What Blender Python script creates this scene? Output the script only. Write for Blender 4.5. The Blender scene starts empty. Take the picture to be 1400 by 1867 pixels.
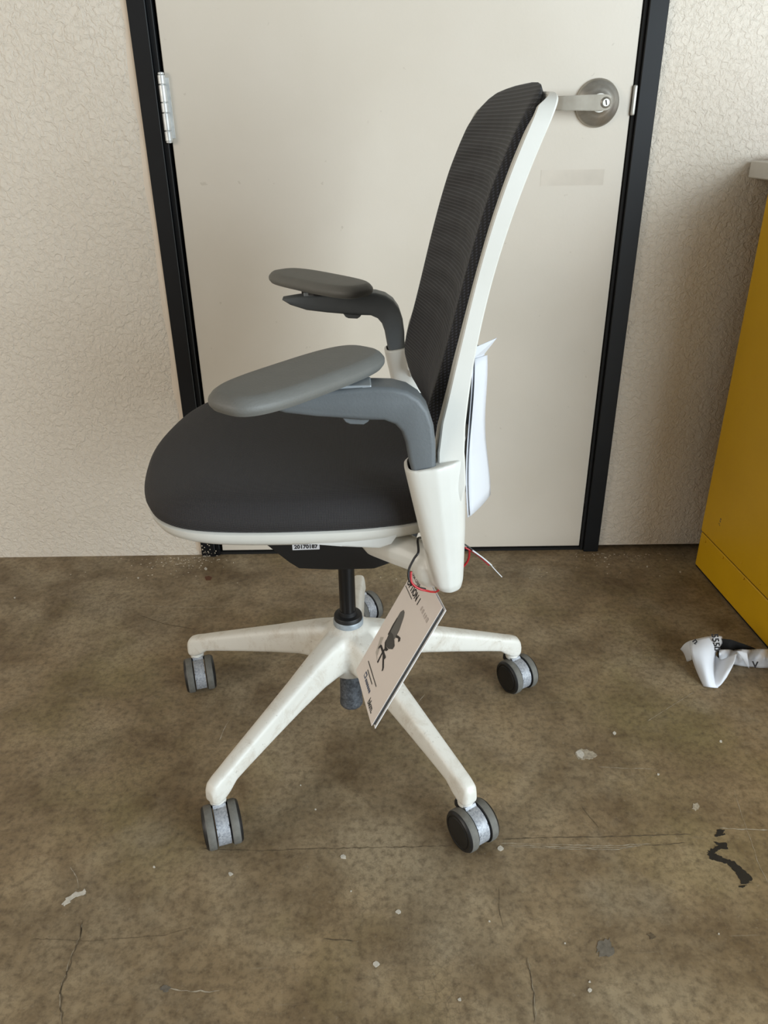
import bpy, bmesh, math, random
from mathutils import Vector, Matrix
random.seed(7)
S = bpy.context.scene
COL = S.collection
V = Vector

# ------------------------------------------------------------------ camera
F, CH, TILT, ROLL = 1402.0, 0.99, math.radians(26.9), math.radians(-0.77)
FWD = V((0, math.cos(TILT), -math.sin(TILT)))
UP0 = V((0, math.sin(TILT), math.cos(TILT)))
RT = V((1, 0, 0)) * math.cos(ROLL) + UP0 * math.sin(ROLL)
UP = UP0 * math.cos(ROLL) - V((1, 0, 0)) * math.sin(ROLL)
CAM = V((0, 0, CH))
cd = bpy.data.cameras.new('camera')
cd.sensor_fit = 'HORIZONTAL'; cd.sensor_width = 36.0; cd.lens = 36.0 * F / 1400.0
cd.clip_start = 0.02
co = bpy.data.objects.new('camera', cd); COL.objects.link(co)
M = Matrix((RT, UP, -FWD)).transposed().to_4x4(); M.translation = CAM
co.matrix_world = M
S.camera = co

def ray(px, py): return FWD + RT * ((px - 700) / F) - UP * ((py - 933.5) / F)
def onz(px, py, z=0.0):
    d = ray(px, py); return CAM + d * ((z - CH) / d.z)
def ony(px, py, y):
    d = ray(px, py); return CAM + d * (y / d.y)

# ------------------------------------------------------------------ world and light
w = bpy.data.worlds.new('world'); S.world = w; w.use_nodes = True
bg = w.node_tree.nodes['Background']
bg.inputs[0].default_value = (1.0, 0.93, 0.84, 1); bg.inputs[1].default_value = 0.3
# cool daylight entering through the open roll-up door behind the camera, on its right
ld = bpy.data.lights.new('doorway_daylight', 'AREA'); ld.shape = 'RECTANGLE'
ld.size = 2.2; ld.size_y = 2.1; ld.energy = 122; ld.color = (0.80, 0.92, 1.0)
lo = bpy.data.objects.new('doorway_daylight', ld); COL.objects.link(lo)
lo.location = (2.25, -1.15, 1.15)
lo.rotation_euler = (V((-0.1, 1.4, 0.75)) - lo.location).to_track_quat('-Z', 'Y').to_euler()
# weaker warm fill light added at the left, no such source in view
wl_ = bpy.data.lights.new('warm_fill_light', 'AREA'); wl_.shape = 'RECTANGLE'
wl_.size = 1.6; wl_.size_y = 1.4; wl_.energy = 44; wl_.color = (1.0, 0.93, 0.84)
wo_ = bpy.data.objects.new('warm_fill_light', wl_); COL.objects.link(wo_)
wo_.location = (-2.85, -0.5, 1.35)
wo_.rotation_euler = (V((0.7, 1.2, 0.5)) - wo_.location).to_track_quat('-Z', 'Y').to_euler()
S.view_settings.view_transform = 'Standard'; S.view_settings.look = 'None'
S.view_settings.exposure = 0.22; S.view_settings.gamma = 1.0
S.view_settings.use_curve_mapping = False

# ------------------------------------------------------------------ materials
MATS = {}
def srgb(r, g, b):
    f = lambda c: (c / 255 / 12.92) if c / 255 <= 0.04045 else ((c / 255 + 0.055) / 1.055) ** 2.4
    return (f(r), f(g), f(b), 1)
class NT:
    def __init__(s, name):
        s.m = bpy.data.materials.new(name); s.m.use_nodes = True
        s.t = s.m.node_tree; s.b = s.t.nodes['Principled BSDF']; MATS[name] = s.m
        s.tc = s.t.nodes.new('ShaderNodeTexCoord').outputs['Object']
    def n(s, typ, **kw):
        nd = s.t.nodes.new('ShaderNode' + typ)
        for k, v in kw.items():
            if k.startswith('i_'):
                k = k[2:]; nd.inputs[int(k) if k.isdigit() else k.replace('_', ' ')].default_value = v
            else: setattr(nd, k, v)
        return nd
    def link(s, a, b): s.t.links.new(a, b)
    def noise(s, scale, detail=3, rough=0.55, dist=0.0, vec=None):
        nd = s.n('TexNoise', i_Scale=scale, i_Detail=detail, i_Roughness=rough, i_Distortion=dist)
        s.link(vec or s.tc, nd.inputs['Vector']); return nd.outputs['Fac']
    def ramp(s, fac, stops):
        nd = s.n('ValToRGB'); e = nd.color_ramp.elements
        while len(e) < len(stops): e.new(0.5)
        for el, (p, c) in zip(e, stops):
            el.position = p; el.color = c if len(c) == 4 else (*c, 1)
        s.link(fac, nd.inputs[0]); return nd.outputs[0]
    def mix(s, fac, a, b, blend='MIX'):
        nd = s.n('Mix', data_type='RGBA', blend_type=blend)
        for src, idx in ((fac, 0), (a, 6), (b, 7)):
            if isinstance(src, (int, float)): nd.inputs[idx].default_value = src
            elif isinstance(src, tuple): nd.inputs[idx].default_value = src
            else: s.link(src, nd.inputs[idx])
        return nd.outputs[2]
    def math(s, op, a, b=None):
        nd = s.n('Math', operation=op)
        for src, idx in ((a, 0), (b, 1)):
            if src is None: continue
            if isinstance(src, (int, float)): nd.inputs[idx].default_value = src
            else: s.link(src, nd.inputs[idx])
        return nd.outputs[0]
    def bump(s, h, dist, strength=1.0):
        nd = s.n('Bump', i_Strength=strength, i_Distance=dist)
        s.link(h, nd.inputs['Height']); s.link(nd.outputs[0], s.b.inputs['Normal']); return nd
    def base(s, c):
        if isinstance(c, tuple): s.b.inputs['Base Color'].default_value = c
        else: s.link(c, s.b.inputs['Base Color'])
    def set(s, **kw):
        for k, v in kw.items(): s.b.inputs[k.replace('_', ' ')].default_value = v
BW = lambda x: (x, x, x, 1)

def plain(name, c, rough=0.5, metal=0.0, var=0.06, spec=0.5, scale=14, bump=0.0):
    m = NT(name)
    f = m.noise(scale, 4, 0.6)
    lo_ = tuple(x * (1 - var) for x in c[:3]) + (1,); hi_ = tuple(min(1, x * (1 + var)) for x in c[:3]) + (1,)
    m.base(m.ramp(f, [(0.3, lo_), (0.7, hi_)]))
    m.set(Roughness=rough, Metallic=metal); m.b.inputs['Specular IOR Level'].default_value = spec
    if bump: m.bump(m.noise(400, 2), bump)
    return m

# textured plaster wall
m = NT('plaster')
n1 = m.noise(92, 3, 0.6, 0.8); n2 = m.noise(38, 3, 0.55, 0.6)
h = m.math('ADD', m.ramp(n1, [(0.36, BW(0)), (0.62, BW(1))]), m.math('MULTIPLY', n2, 0.7))
m.base(m.mix(m.ramp(m.noise(3.0, 5), [(0.3, BW(0)), (0.75, BW(1))]), srgb(226, 217, 203), srgb(219, 208, 192)))
m.set(Roughness=0.62); m.bump(h, 0.0018, 0.85)
plain('caulk', srgb(222, 208, 190), 0.55)
# door paint
m = NT('door_paint')
c = m.mix(m.ramp(m.noise(2.2, 5), [(0.35, BW(0)), (0.7, BW(1))]), srgb(216, 208, 195), srgb(208, 199, 184))
sm = m.ramp(m.noise(55, 2, 0.5), [(0.74, BW(0)), (0.78, BW(1))])
c = m.mix(m.math('MULTIPLY', sm, 0.25), c, srgb(150, 138, 120))
m.base(c); m.set(Roughness=0.42); m.bump(m.noise(160, 3), 0.0004, 0.35)
plain('door_patch', srgb(207, 198, 184), 0.5)
# black painted steel
m = NT('frame_black')
m.base(m.ramp(m.noise(9, 4), [(0.3, srgb(13, 14, 16)), (0.75, srgb(18, 20, 23))])); m.set(Roughness=0.5); m.b.inputs['Specular IOR Level'].default_value = 0.3
plain('gap_black', srgb(10, 9, 8), 0.8)
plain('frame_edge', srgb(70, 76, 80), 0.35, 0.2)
# concrete floor
m = NT('concrete')
big = m.noise(1.7, 5, 0.6, 0.4); mid = m.noise(7, 6, 0.65, 0.3); fine = m.noise(90, 5, 0.7)
c = m.ramp(big, [(0.30, srgb(134, 114, 86)), (0.45, srgb(152, 132, 102)), (0.56, srgb(158, 142, 115)), (0.70, srgb(144, 131, 109))])
c = m.mix(m.ramp(mid, [(0.38, BW(0)), (0.66, BW(0.85))]), c, srgb(96, 78, 54))
c = m.mix(m.ramp(m.noise(2.9, 4, 0.55, 0.2), [(0.52, BW(0)), (0.72, BW(0.6))]), c, srgb(138, 126, 84))
c = m.mix(m.ramp(m.noise(4.3, 5, 0.6), [(0.56, BW(0)), (0.72, BW(0.55))]), c, srgb(156, 144, 122))
c = m.mix(m.ramp(fine, [(0.28, BW(0.7)), (0.56, BW(0))]), c, srgb(72, 60, 46))
c = m.mix(m.ramp(m.noise(24, 5, 0.7, 0.6), [(0.54, BW(0)), (0.70, BW(0.3))]), c, srgb(84, 66, 46))
c = m.mix(m.ramp(m.noise(170, 3, 0.6), [(0.62, BW(0)), (0.75, BW(0.35))]), c, srgb(160, 150, 132))
vor = m.n('TexVoronoi', feature='DISTANCE_TO_EDGE', i_Scale=100.0, i_Randomness=1.0)
dn = m.n('TexNoise', i_Scale=25.0, i_Detail=3.0)
m.link(m.tc, dn.inputs['Vector'])
vm = m.n('VectorMath', operation='MULTIPLY_ADD'); m.link(dn.outputs['Color'], vm.inputs[0])
vm.inputs[1].default_value = (0.02, 0.02, 0); m.link(m.tc, vm.inputs[2]); m.link(vm.outputs[0], vor.inputs['Vector'])
craze = m.ramp(vor.outputs['Distance'], [(0.0, BW(1)), (0.07, BW(0))])
craze = m.math('MULTIPLY', craze, m.ramp(m.noise(2.4, 3), [(0.48, BW(0)), (0.68, BW(0.35))]))
c = m.mix(craze, c, srgb(66, 56, 42))
wv = m.n('TexNoise', i_Scale=1.0, i_Detail=4.0, i_Roughness=0.7)
mp = m.n('Mapping'); mp.inputs['Scale'].default_value = (9, 150, 1); mp.inputs['Rotation'].default_value = (0, 0, 0.15)
m.link(m.tc, mp.inputs[0]); m.link(mp.outputs[0], wv.inputs['Vector'])
c = m.mix(m.ramp(wv.outputs['Fac'], [(0.64, BW(0)), (0.72, BW(0.3))]), c, srgb(150, 138, 118))
m.base(c)
m.link(m.ramp(mid, [(0.3, BW(0.42)), (0.75, BW(0.62))]), m.b.inputs['Roughness'])
m.b.inputs['Specular IOR Level'].default_value = 0.35
m.bump(m.math('SUBTRACT', fine, m.math('MULTIPLY', craze, 0.8)), 0.0006, 0.5)
plain('floor_dark_mark', srgb(90, 77, 58), 0.7, scale=120, var=0.4)
plain('floor_scuff', srgb(162, 151, 132), 0.6, scale=160, var=0.35)
plain('black_paint', srgb(22, 22, 23), 0.55, scale=150, var=0.4)
plain('white_paint_drop', srgb(196, 190, 178), 0.6, scale=200, var=0.15)
plain('rust_spot', srgb(92, 56, 36), 0.7)
plain('grey_stain', srgb(106, 99, 88), 0.7, scale=120, var=0.3)
# chair plastics
m = NT('white_plastic')
m.base(m.ramp(m.noise(9, 5, 0.6), [(0.3, srgb(211, 210, 203)), (0.75, srgb(219, 219, 213))]))
m.set(Roughness=0.36); m.bump(m.noise(900, 2), 0.0002, 0.2)
m = NT('white_base_plastic')
dirt = m.ramp(m.noise(23, 7, 0.75, 0.5), [(0.50, BW(0)), (0.68, BW(0.45))])
spk = m.ramp(m.noise(120, 4, 0.7), [(0.64, BW(0)), (0.72, BW(0.5))])
c = m.mix(dirt, srgb(222, 219, 210), srgb(176, 160, 138)); c = m.mix(spk, c, srgb(120, 104, 86))
m.base(c); m.set(Roughness=0.42)
plain('pan_grey_white', srgb(206, 206, 202), 0.4)
plain('collar_metal', srgb(150, 158, 164), 0.45, 0.2, var=0.15, scale=120)
plain('grey_plastic', srgb(96, 101, 104), 0.5, var=0.04, scale=40, bump=0.0002)
plain('pad_grey', srgb(106, 106, 102), 0.55, var=0.04, scale=40, bump=0.0003)
plain('clear_plate', srgb(150, 156, 160), 0.15)
plain('black_plastic', srgb(20, 20, 21), 0.55)
plain('column_black', srgb(16, 17, 19), 0.28)
m = NT('scuffed_metal')
f = m.noise(170, 5, 0.7); f2 = m.noise(40, 4, 0.7)
m.base(m.mix(m.ramp(f2, [(0.42, BW(0)), (0.7, BW(0.7))]), m.ramp(f, [(0.3, srgb(62, 66, 72)), (0.7, srgb(128, 134, 142))]), srgb(40, 42, 46)))
m.set(Roughness=0.42, Metallic=0.35)
m = NT('yoke_metal')
f = m.noise(260, 4, 0.7); f2 = m.noise(90, 5, 0.75)
m.base(m.mix(m.ramp(f2, [(0.60, BW(0)), (0.64, BW(1))]), m.ramp(f, [(0.3, srgb(128, 132, 140)), (0.7, srgb(186, 188, 192))]), srgb(28, 28, 30)))
m.set(Roughness=0.45, Metallic=0.2)
plain('rubber_grey', srgb(104, 102, 96), 0.7, var=0.18, scale=90)
plain('wheel_black', srgb(24, 24, 25), 0.45, var=0.2, scale=60)
# fabrics
def weave(name, dark, light, k, thresh, ribs=False):
    m = NT(name)
    sx = m.n('SeparateXYZ'); m.link(m.tc, sx.inputs[0])
    X, Y, Z = sx.outputs
    if ribs:
        a = m.math('SINE', m.math('MULTIPLY', Z, k)); b = m.math('SINE', m.math('MULTIPLY', Y, k * 1.15))
        pat = m.math('ADD', m.math('MULTIPLY', a, 0.75), m.math('MULTIPLY', b, 0.25))
    else:
        wq = m.math('ADD', Y, m.math('MULTIPLY', Z, 1.0))
        a = m.math('SINE', m.math('MULTIPLY', m.math('ADD', X, wq), k))
        b = m.math('SINE', m.math('MULTIPLY', m.math('SUBTRACT', X, wq), k))
        pat = m.math('MULTIPLY', a, b)
    f = m.ramp(pat, [(thresh, BW(0)), (min(0.99, thresh + 0.35), BW(1))])
    m.base(m.mix(f, dark, light)); m.set(Roughness=0.72)
    m.b.inputs['Sheen Weight'].default_value = 0.05; m.b.inputs['Sheen Tint'].default_value = (0.75, 0.85, 1, 1); m.b.inputs['Sheen Roughness'].default_value = 0.4
    m.bump(pat, 0.0005, 0.6)
weave('seat_fabric', srgb(32, 29, 29), srgb(70, 68, 72), 1700, 0.5)
weave('back_fabric', srgb(30, 30, 33), srgb(74, 74, 80), 1350, 0.42, True)
weave('border_mesh', srgb(18, 20, 26), srgb(60, 64, 78), 760, 0.3)
plain('lumbar_navy', srgb(26, 30, 40), 0.35)
# metals, paper, wires
m = NT('satin_nickel')
m.base(m.ramp(m.noise(12, 4, 0.6, 1.2), [(0.3, srgb(150, 146, 138)), (0.7, srgb(196, 192, 184))])); m.set(Metallic=0.85, Roughness=0.42)
m = NT('lever_nickel'); m.base(m.ramp(m.noise(30, 3), [(0.3, srgb(150, 143, 131)), (0.7, srgb(166, 160, 148))])); m.set(Metallic=0.6, Roughness=0.55)
m = NT('zinc_hinge'); m.base(m.ramp(m.noise(60, 3), [(0.3, srgb(205, 208, 208)), (0.7, srgb(232, 234, 232))])); m.set(Metallic=0.35, Roughness=0.4)
plain('paper_white', srgb(216, 218, 223), 0.7, var=0.02)
plain('card_print', srgb(244, 235, 229), 0.25, var=0.015)
plain('card_edge', srgb(240, 240, 240), 0.3)
plain('ink_dark', srgb(38, 36, 38), 0.5); plain('ink_grey', srgb(110, 110, 108), 0.5)
plain('ink_mid', srgb(74, 74, 74), 0.5); plain('ink_pale', srgb(206, 196, 190), 0.5); plain('ink_blue', srgb(70, 84, 112), 0.5)
plain('ink_shadow', srgb(196, 190, 182), 0.5)
plain('wire_black', srgb(20, 18, 20), 0.4); plain('wire_red', srgb(176, 30, 38), 0.35); plain('wire_tip', srgb(205, 205, 205), 0.4)
m = NT('yellow_paint')
c = m.ramp(m.noise(5, 5, 0.6), [(0.3, srgb(228, 176, 12)), (0.7, srgb(236, 184, 16))])
chip = m.ramp(m.noise(38, 3, 0.6), [(0.76, BW(0)), (0.80, BW(0.7))])
m.base(m.mix(chip, c, srgb(150, 104, 16))); m.set(Roughness=0.42); m.bump(m.noise(30, 4), 0.0008, 0.3)
plain('worktop_white', srgb(214, 210, 202), 0.5); plain('pink_card', srgb(206, 150, 148), 0.6)
plain('ceiling_paint', srgb(128, 124, 118), 0.8)
plain('chip_white', srgb(188, 176, 156), 0.7, var=0.12, scale=300)

# ------------------------------------------------------------------ geometry helpers
def link(me, name, mat, parent=None, smooth=False):
    o = bpy.data.objects.new(name, me); COL.objects.link(o)
    for mm in (mat if isinstance(mat, (list, tuple)) else [mat]): me.materials.append(MATS[mm])
    if smooth:
        for p in me.polygons: p.use_smooth = True
    if parent is not None: o.parent = parent
    return o
def obj(name, bm, mat, parent=None, smooth=False):
    bmesh.ops.recalc_face_normals(bm, faces=bm.faces)
    me = bpy.data.meshes.new(name); bm.to_mesh(me); bm.free()
    return link(me, name, mat, parent, smooth)
def sharp(o, ang=35):
    o.data.set_sharp_from_angle(angle=math.radians(ang)); return o
def empty(name, loc=(0, 0, 0), rz=0.0, parent=None):
    o = bpy.data.objects.new(name, None); COL.objects.link(o); o.empty_display_size = 0.05
    o.location = loc; o.rotation_euler = (0, 0, rz); o.parent = parent; return o
def tag(o, label, cat, group=None):
    o['label'] = label; o['category'] = cat
    if group: o['group'] = group
    return o
def struct(o): o['kind'] = 'structure'; return o
def box(bm, lo_, hi_, bev=0.0, seg=2):
    r = bmesh.ops.create_cube(bm, size=1.0); vs = r['verts']
    lo_, hi_ = V(lo_), V(hi_)
    for v in vs: v.co = V([(lo_[i] + hi_[i]) / 2 + v.co[i] * (hi_[i] - lo_[i]) for i in range(3)])
    if bev:
        es = list({e for v in vs for e in v.link_edges})
        bmesh.ops.bevel(bm, geom=es, offset=bev, segments=seg, affect='EDGES', profile=0.5)
    return bm
def loft(bm, rings, cap=True, closed=True):
    R = [[bm.verts.new(p) for p in r] for r in rings]
    n = len(R[0])
    for a, b in zip(R, R[1:]):
        for i in range(n if closed else n - 1):
            j = (i + 1) % n
            bm.faces.new((a[i], a[j], b[j], b[i]))
    if cap and closed:
        bm.faces.new(R[0][::-1]); bm.faces.new(R[-1])
    return bm
def lathe(bm, prof, n=32, mat=None, cap=True):
    rings = [[V((r * math.cos(2 * math.pi * i / n), r * math.sin(2 * math.pi * i / n), z)) for i in range(n)] for r, z in prof]
    if mat: rings = [[mat @ p for p in r] for r in rings]
    return loft(bm, rings, cap)
def spline(pts, n):
    """Catmull-Rom through pts (Vectors), n samples per span."""
    pts = [V(p) for p in pts]; out = []
    for i in range(len(pts) - 1):
        p0 = pts[max(i - 1, 0)]; p1 = pts[i]; p2 = pts[i + 1]; p3 = pts[min(i + 2, len(pts) - 1)]
        for k in range(n):
            t = k / n
            out.append(0.5 * ((2 * p1) + (p2 - p0) * t + (2 * p0 - 5 * p1 + 4 * p2 - p3) * t * t + (3 * p1 - p0 - 3 * p2 + p3) * t ** 3))
    out.append(pts[-1]); return out
def closed_spline(pts, n):
    pts = [V(p) for p in pts]; N = len(pts); out = []
    for i in range(N):
        p0, p1, p2, p3 = (pts[(i + k - 1) % N] for k in range(4))
        for k in range(n):
            t = k / n
            out.append(0.5 * ((2 * p1) + (p2 - p0) * t + (2 * p0 - 5 * p1 + 4 * p2 - p3) * t * t + (3 * p1 - p0 - 3 * p2 + p3) * t ** 3))
    return out
def tube(bm, pts, rad, n=8, cap=True):
    pts = [V(p) for p in pts]; rings = []; ref = None
    for i, p in enumerate(pts):
        d = (pts[min(i + 1, len(pts) - 1)] - pts[max(i - 1, 0)]).normalized()
        if ref is None: ref = d.orthogonal().normalized()
        ref = (ref - d * ref.dot(d)).normalized(); b = d.cross(ref)
        r = rad[i] if isinstance(rad, (list, tuple)) else rad
        rings.append([p + ref * (r * math.cos(2 * math.pi * k / n)) + b * (r * math.sin(2 * math.pi * k / n)) for k in range(n)])
    return loft(bm, rings, cap)
def slab(bm, prof, v0, v1, bev=0.0, seg=3):
    """profile polygon in (u, z) extruded along v"""
    a = [bm.verts.new((p[0], v0, p[1])) for p in prof]
    f = bm.faces.new(a)
    r = bmesh.ops.extrude_face_region(bm, geom=[f])
    nv = [g for g in r['geom'] if isinstance(g, bmesh.types.BMVert)]
    for v in nv: v.co.y = v1
    if bev:
        fs = [f] + [g for g in r['geom'] if isinstance(g, bmesh.types.BMFace)]
        es = {e for ff in fs for e in ff.edges}
        bmesh.ops.bevel(bm, geom=list(es), offset=bev, segments=seg, affect='EDGES', profile=0.5, clamp_overlap=True)
    return bm
def interp(tab, x):
    if x <= tab[0][0]: return tab[0][1]
    for (a, b), (c, d) in zip(tab, tab[1:]):
        if x <= c: return b + (d - b) * (x - a) / (c - a)
    return tab[-1][1]
def evaluated(o):
    dg = bpy.context.evaluated_depsgraph_get(); dg.update()
    return bpy.data.meshes.new_from_object(o.evaluated_get(dg))
def fuse(bm, voxel, smooth_it, cut=None, factor=0.5):
    """melt overlapping solids into one smooth skin"""
    bmesh.ops.recalc_face_normals(bm, faces=bm.faces)
    me = bpy.data.meshes.new('tmp'); bm.to_mesh(me); bm.free()
    o = bpy.data.objects.new('tmp', me); COL.objects.link(o)
    r = o.modifiers.new('r', 'REMESH'); r.mode = 'VOXEL'; r.voxel_size = voxel
    s = o.modifiers.new('s', 'SMOOTH'); s.factor = factor; s.iterations = smooth_it
    oc = None
    if cut:
        bmesh.ops.recalc_face_normals(cut, faces=cut.faces)
        mc = bpy.data.meshes.new('tmpc'); cut.to_mesh(mc); cut.free()
        oc = bpy.data.objects.new('tmpc', mc); COL.objects.link(oc)
        b = o.modifiers.new('b', 'BOOLEAN'); b.operation = 'DIFFERENCE'; b.object = oc; b.solver = 'EXACT'
    out = evaluated(o)
    bpy.data.objects.remove(o)
    if oc: bpy.data.objects.remove(oc)
    return out
def text_mesh(body, size, bold=0.0, align='CENTER'):
    c = bpy.data.curves.new('t', 'FONT'); c.body = body; c.size = size; c.align_x = align; c.align_y = 'CENTER'
    c.offset = bold; c.extrude = 0.0001; c.resolution_u = 3
    o = bpy.data.objects.new('t', c); COL.objects.link(o)
    me = evaluated(o); bpy.data.objects.remove(o); return me
def text_on(name, body, size, mat, origin, xdir, normal, parent=None, bold=0.0, align='CENTER'):
    me = text_mesh(body, size, bold, align)
    x = V(xdir).normalized(); n = V(normal).normalized(); x = (x - n * x.dot(n)).normalized(); y = n.cross(x)
    T = Matrix((x, y, n)).transposed().to_4x4(); T.translation = V(origin)
    me.transform(T); me.materials.clear()
    return link(me, name, mat, parent)
def flat(bm, pts, z0, z1):
    """thin flat mark with a closed outline pts (x, y)"""
    a = [bm.verts.new((p[0], p[1], z1)) for p in pts]; bm.faces.new(a)
    b = [bm.verts.new((p[0], p[1], z0)) for p in pts]
    n = len(a)
    for i in range(n): bm.faces.new((a[i], b[i], b[(i + 1) % n], a[(i + 1) % n]))
    return bm

# ------------------------------------------------------------------ the setting
WY = 1.722                       # wall plane and door face
XL, XR = -0.468, 0.547           # outer edges of the door frame
DL, DR = -0.4165, 0.5005         # door leaf edges
bm = bmesh.new(); box(bm, (-3.0, -4.0, -0.1), (3.6, WY + 0.16, 0.0))
floor = struct(obj('floor', bm, 'concrete'))
bm = bmesh.new()
box(bm, (-3.0, WY, 0.0), (XL + 0.001, WY + 0.14, 3.0))
box(bm, (XR - 0.001, WY, 0.013), (3.6, WY + 0.14, 3.0))
box(bm, (XL + 0.001, WY, 2.17), (XR - 0.001, WY + 0.14, 3.0))
wall = struct(obj('wall_back', bm, 'plaster'))
bm = bmesh.new(); box(bm, (-3.14, -4.0, 0), (-3.0, WY + 0.14, 3.0)); struct(obj('wall_left', bm, 'plaster'))
bm = bmesh.new(); box(bm, (3.6, -4.0, 0), (3.74, WY + 0.14, 3.0)); struct(obj('wall_right', bm, 'plaster'))
bm = bmesh.new(); box(bm, (-3.14, -4.0, 3.0), (3.74, WY + 0.14, 3.1)); struct(obj('ceiling', bm, 'ceiling_paint'))
# black strip painted as gap shade below the wall board right of the door
bm = bmesh.new(); box(bm, (XR, WY + 0.03, 0.0), (3.6, WY + 0.13, 0.0125)); struct(obj('gap_shade_right', bm, 'gap_black'))
# smooth painted strips of caulk beside the frame
bm = bmesh.new()
rings = []
for k in range(40):
    z = 2.12 * k / 39 + 0.012
    wv = 0.017 + 0.003 * math.sin(k * 1.7) + 0.002 * math.sin(k * 4.1)
    rings.append([(XL - wv, WY + 0.0004, z), (XL - wv * 0.6, WY - 0.0008, z), (XL - 0.002, WY - 0.003, z), (XL + 0.002, WY + 0.001, z)])
loft(bm, [[V(p) for p in r] for r in rings])
struct(obj('trim_2', bm, 'caulk'))

# door frame (steel): face, return, stop, each jamb a part
fr = empty('trim_1', (0, 0, 0)); struct(fr)
def jamb(x_out, x_in, side):
    s = 1 if side > 0 else -1
    bm = bmesh.new(); box(bm, (min(x_out, x_in), WY - 0.012, 0.0), (max(x_out, x_in), WY + 0.14, 2.17), 0.0012, 1)
    obj('jamb', bm, 'frame_black', fr)
jamb(XL, -0.4335, -1); jamb(0.5105, XR, 1)
# hinge side rebate strip and its bright edges
bm = bmesh.new(); box(bm, (-0.4335, WY - 0.005, 0.0), (-0.4225, WY + 0.14, 2.14), 0.001, 1); obj('rebate', bm, 'frame_black', fr)
bm = bmesh.new(); box(bm, (0.503, WY - 0.003, 0.0), (0.5105, WY + 0.14, 2.14), 0.001, 1); obj('rebate', bm, 'gap_black', fr)
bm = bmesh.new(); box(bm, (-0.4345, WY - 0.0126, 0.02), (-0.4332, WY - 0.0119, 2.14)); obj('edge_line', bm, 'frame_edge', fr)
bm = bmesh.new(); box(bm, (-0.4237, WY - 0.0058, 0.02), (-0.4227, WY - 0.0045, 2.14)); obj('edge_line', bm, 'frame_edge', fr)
bm = bmesh.new(); box(bm, (XL, WY - 0.012, 2.14), (XR, WY + 0.14, 2.19), 0.0012, 1); obj('head', bm, 'frame_black', fr)
bm = bmesh.new(); box(bm, (-0.4335, WY + 0.0, -0.001), (0.5105, WY + 0.12, 0.007)); obj('threshold', bm, 'gap_black', fr)
bm = bmesh.new(); box(bm, (-0.4335, WY + 0.05, 0.0), (0.5105, WY + 0.06, 2.15)); obj('stop', bm, 'gap_black', fr)
# strike lip
bm = bmesh.new()
box(bm, (0.4995, WY - 0.0075, 0.995), (0.5085, WY - 0.0025, 1.049), 0.003, 2); o = obj('strike_plate', bm, 'satin_nickel', fr, True); sharp(o)
# caked dirt at the foot of the hinge jamb, part of the frame
bm = bmesh.new()
for k in range(26):
    x = random.uniform(XL, -0.43); z = random.uniform(0.002, 0.045) * random.random(); s = random.uniform(0.0012, 0.003)
    box(bm, (x, WY - 0.0135, z), (x + s, WY - 0.0115, z + s * random.uniform(0.5, 1.2)))
o = obj('paint_flecks', bm, 'chip_white', fr); o['kind'] = 'stuff'

# door leaf
bm = bmesh.new(); box(bm, (DL, WY, 0.0115), (DR, WY + 0.045, 2.135), 0.0012, 1)
door = struct(obj('door_1', bm, 'door_paint'))
bm = bmesh.new(); box(bm, (0.332, WY - 0.0004, 0.868), (0.462, WY + 0.0005, 0.898)); obj('tone_patch', bm, 'door_patch', door)  # thin rectangle slightly darker than most of the door
hin = bmesh.new()
HX, HY = -0.4205, WY - 0.0075
z = 0.962; hs = [0.019, 0.032, 0.018, 0.031, 0.017]
hb = bmesh.new(); box(hb, (HX, WY - 0.0015, 0.965), (HX + 0.012, WY + 0.001, 1.072), 0.0004, 1); hinge = obj('hinge', hb, 'zinc_hinge', door)
def knuckle(z0, z1):
    k = bmesh.new(); T = Matrix.Translation((HX, HY, 0))
    lathe(k, [(0.0062, z0 + 0.0004), (0.0072, z0 + 0.0014), (0.0072, z1 - 0.0014), (0.0062, z1 - 0.0004)], 20, T)
    sharp(obj('knuckle', k, 'zinc_hinge', hinge, True))
z = 0.960
for hgt in hs: knuckle(z, z + hgt - 0.0004); z += hgt
k = bmesh.new(); T = Matrix.Translation((HX, HY, 0))
lathe(k, [(0.003, 0.9565), (0.0062, 0.958), (0.0062, 0.960), (0.004, 0.961), (0.004, 1.076), (0.0062, 1.0775), (0.006, 1.080), (0.003, 1.0815)], 20, T)
sharp(obj('hinge_pin', k, 'zinc_hinge', hinge, True))

# lever handle: rose, neck, lever, key cylinder
RX, RZ = 0.432, 1.018
TY = Matrix.Translation((RX, WY, RZ)) @ Matrix.Rotation(math.pi / 2, 4, 'X')
bm = bmesh.new()
lathe(bm, [(0.043, 0.0), (0.0435, 0.003), (0.0425, 0.007), (0.039, 0.0105), (0.034, 0.0125), (0.030, 0.0165), (0.024, 0.0205), (0.0175, 0.0225), (0.0165, 0.024)], 56, TY)
rose = obj('door_handle', bm, 'satin_nickel', door, True); sharp(rose, 50)
bm = bmesh.new(); lathe(bm, [(0.0145, 0.018), (0.0145, 0.04), (0.0135, 0.043)], 32, TY); sharp(obj('neck', bm, 'satin_nickel', rose, True), 40)
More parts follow.
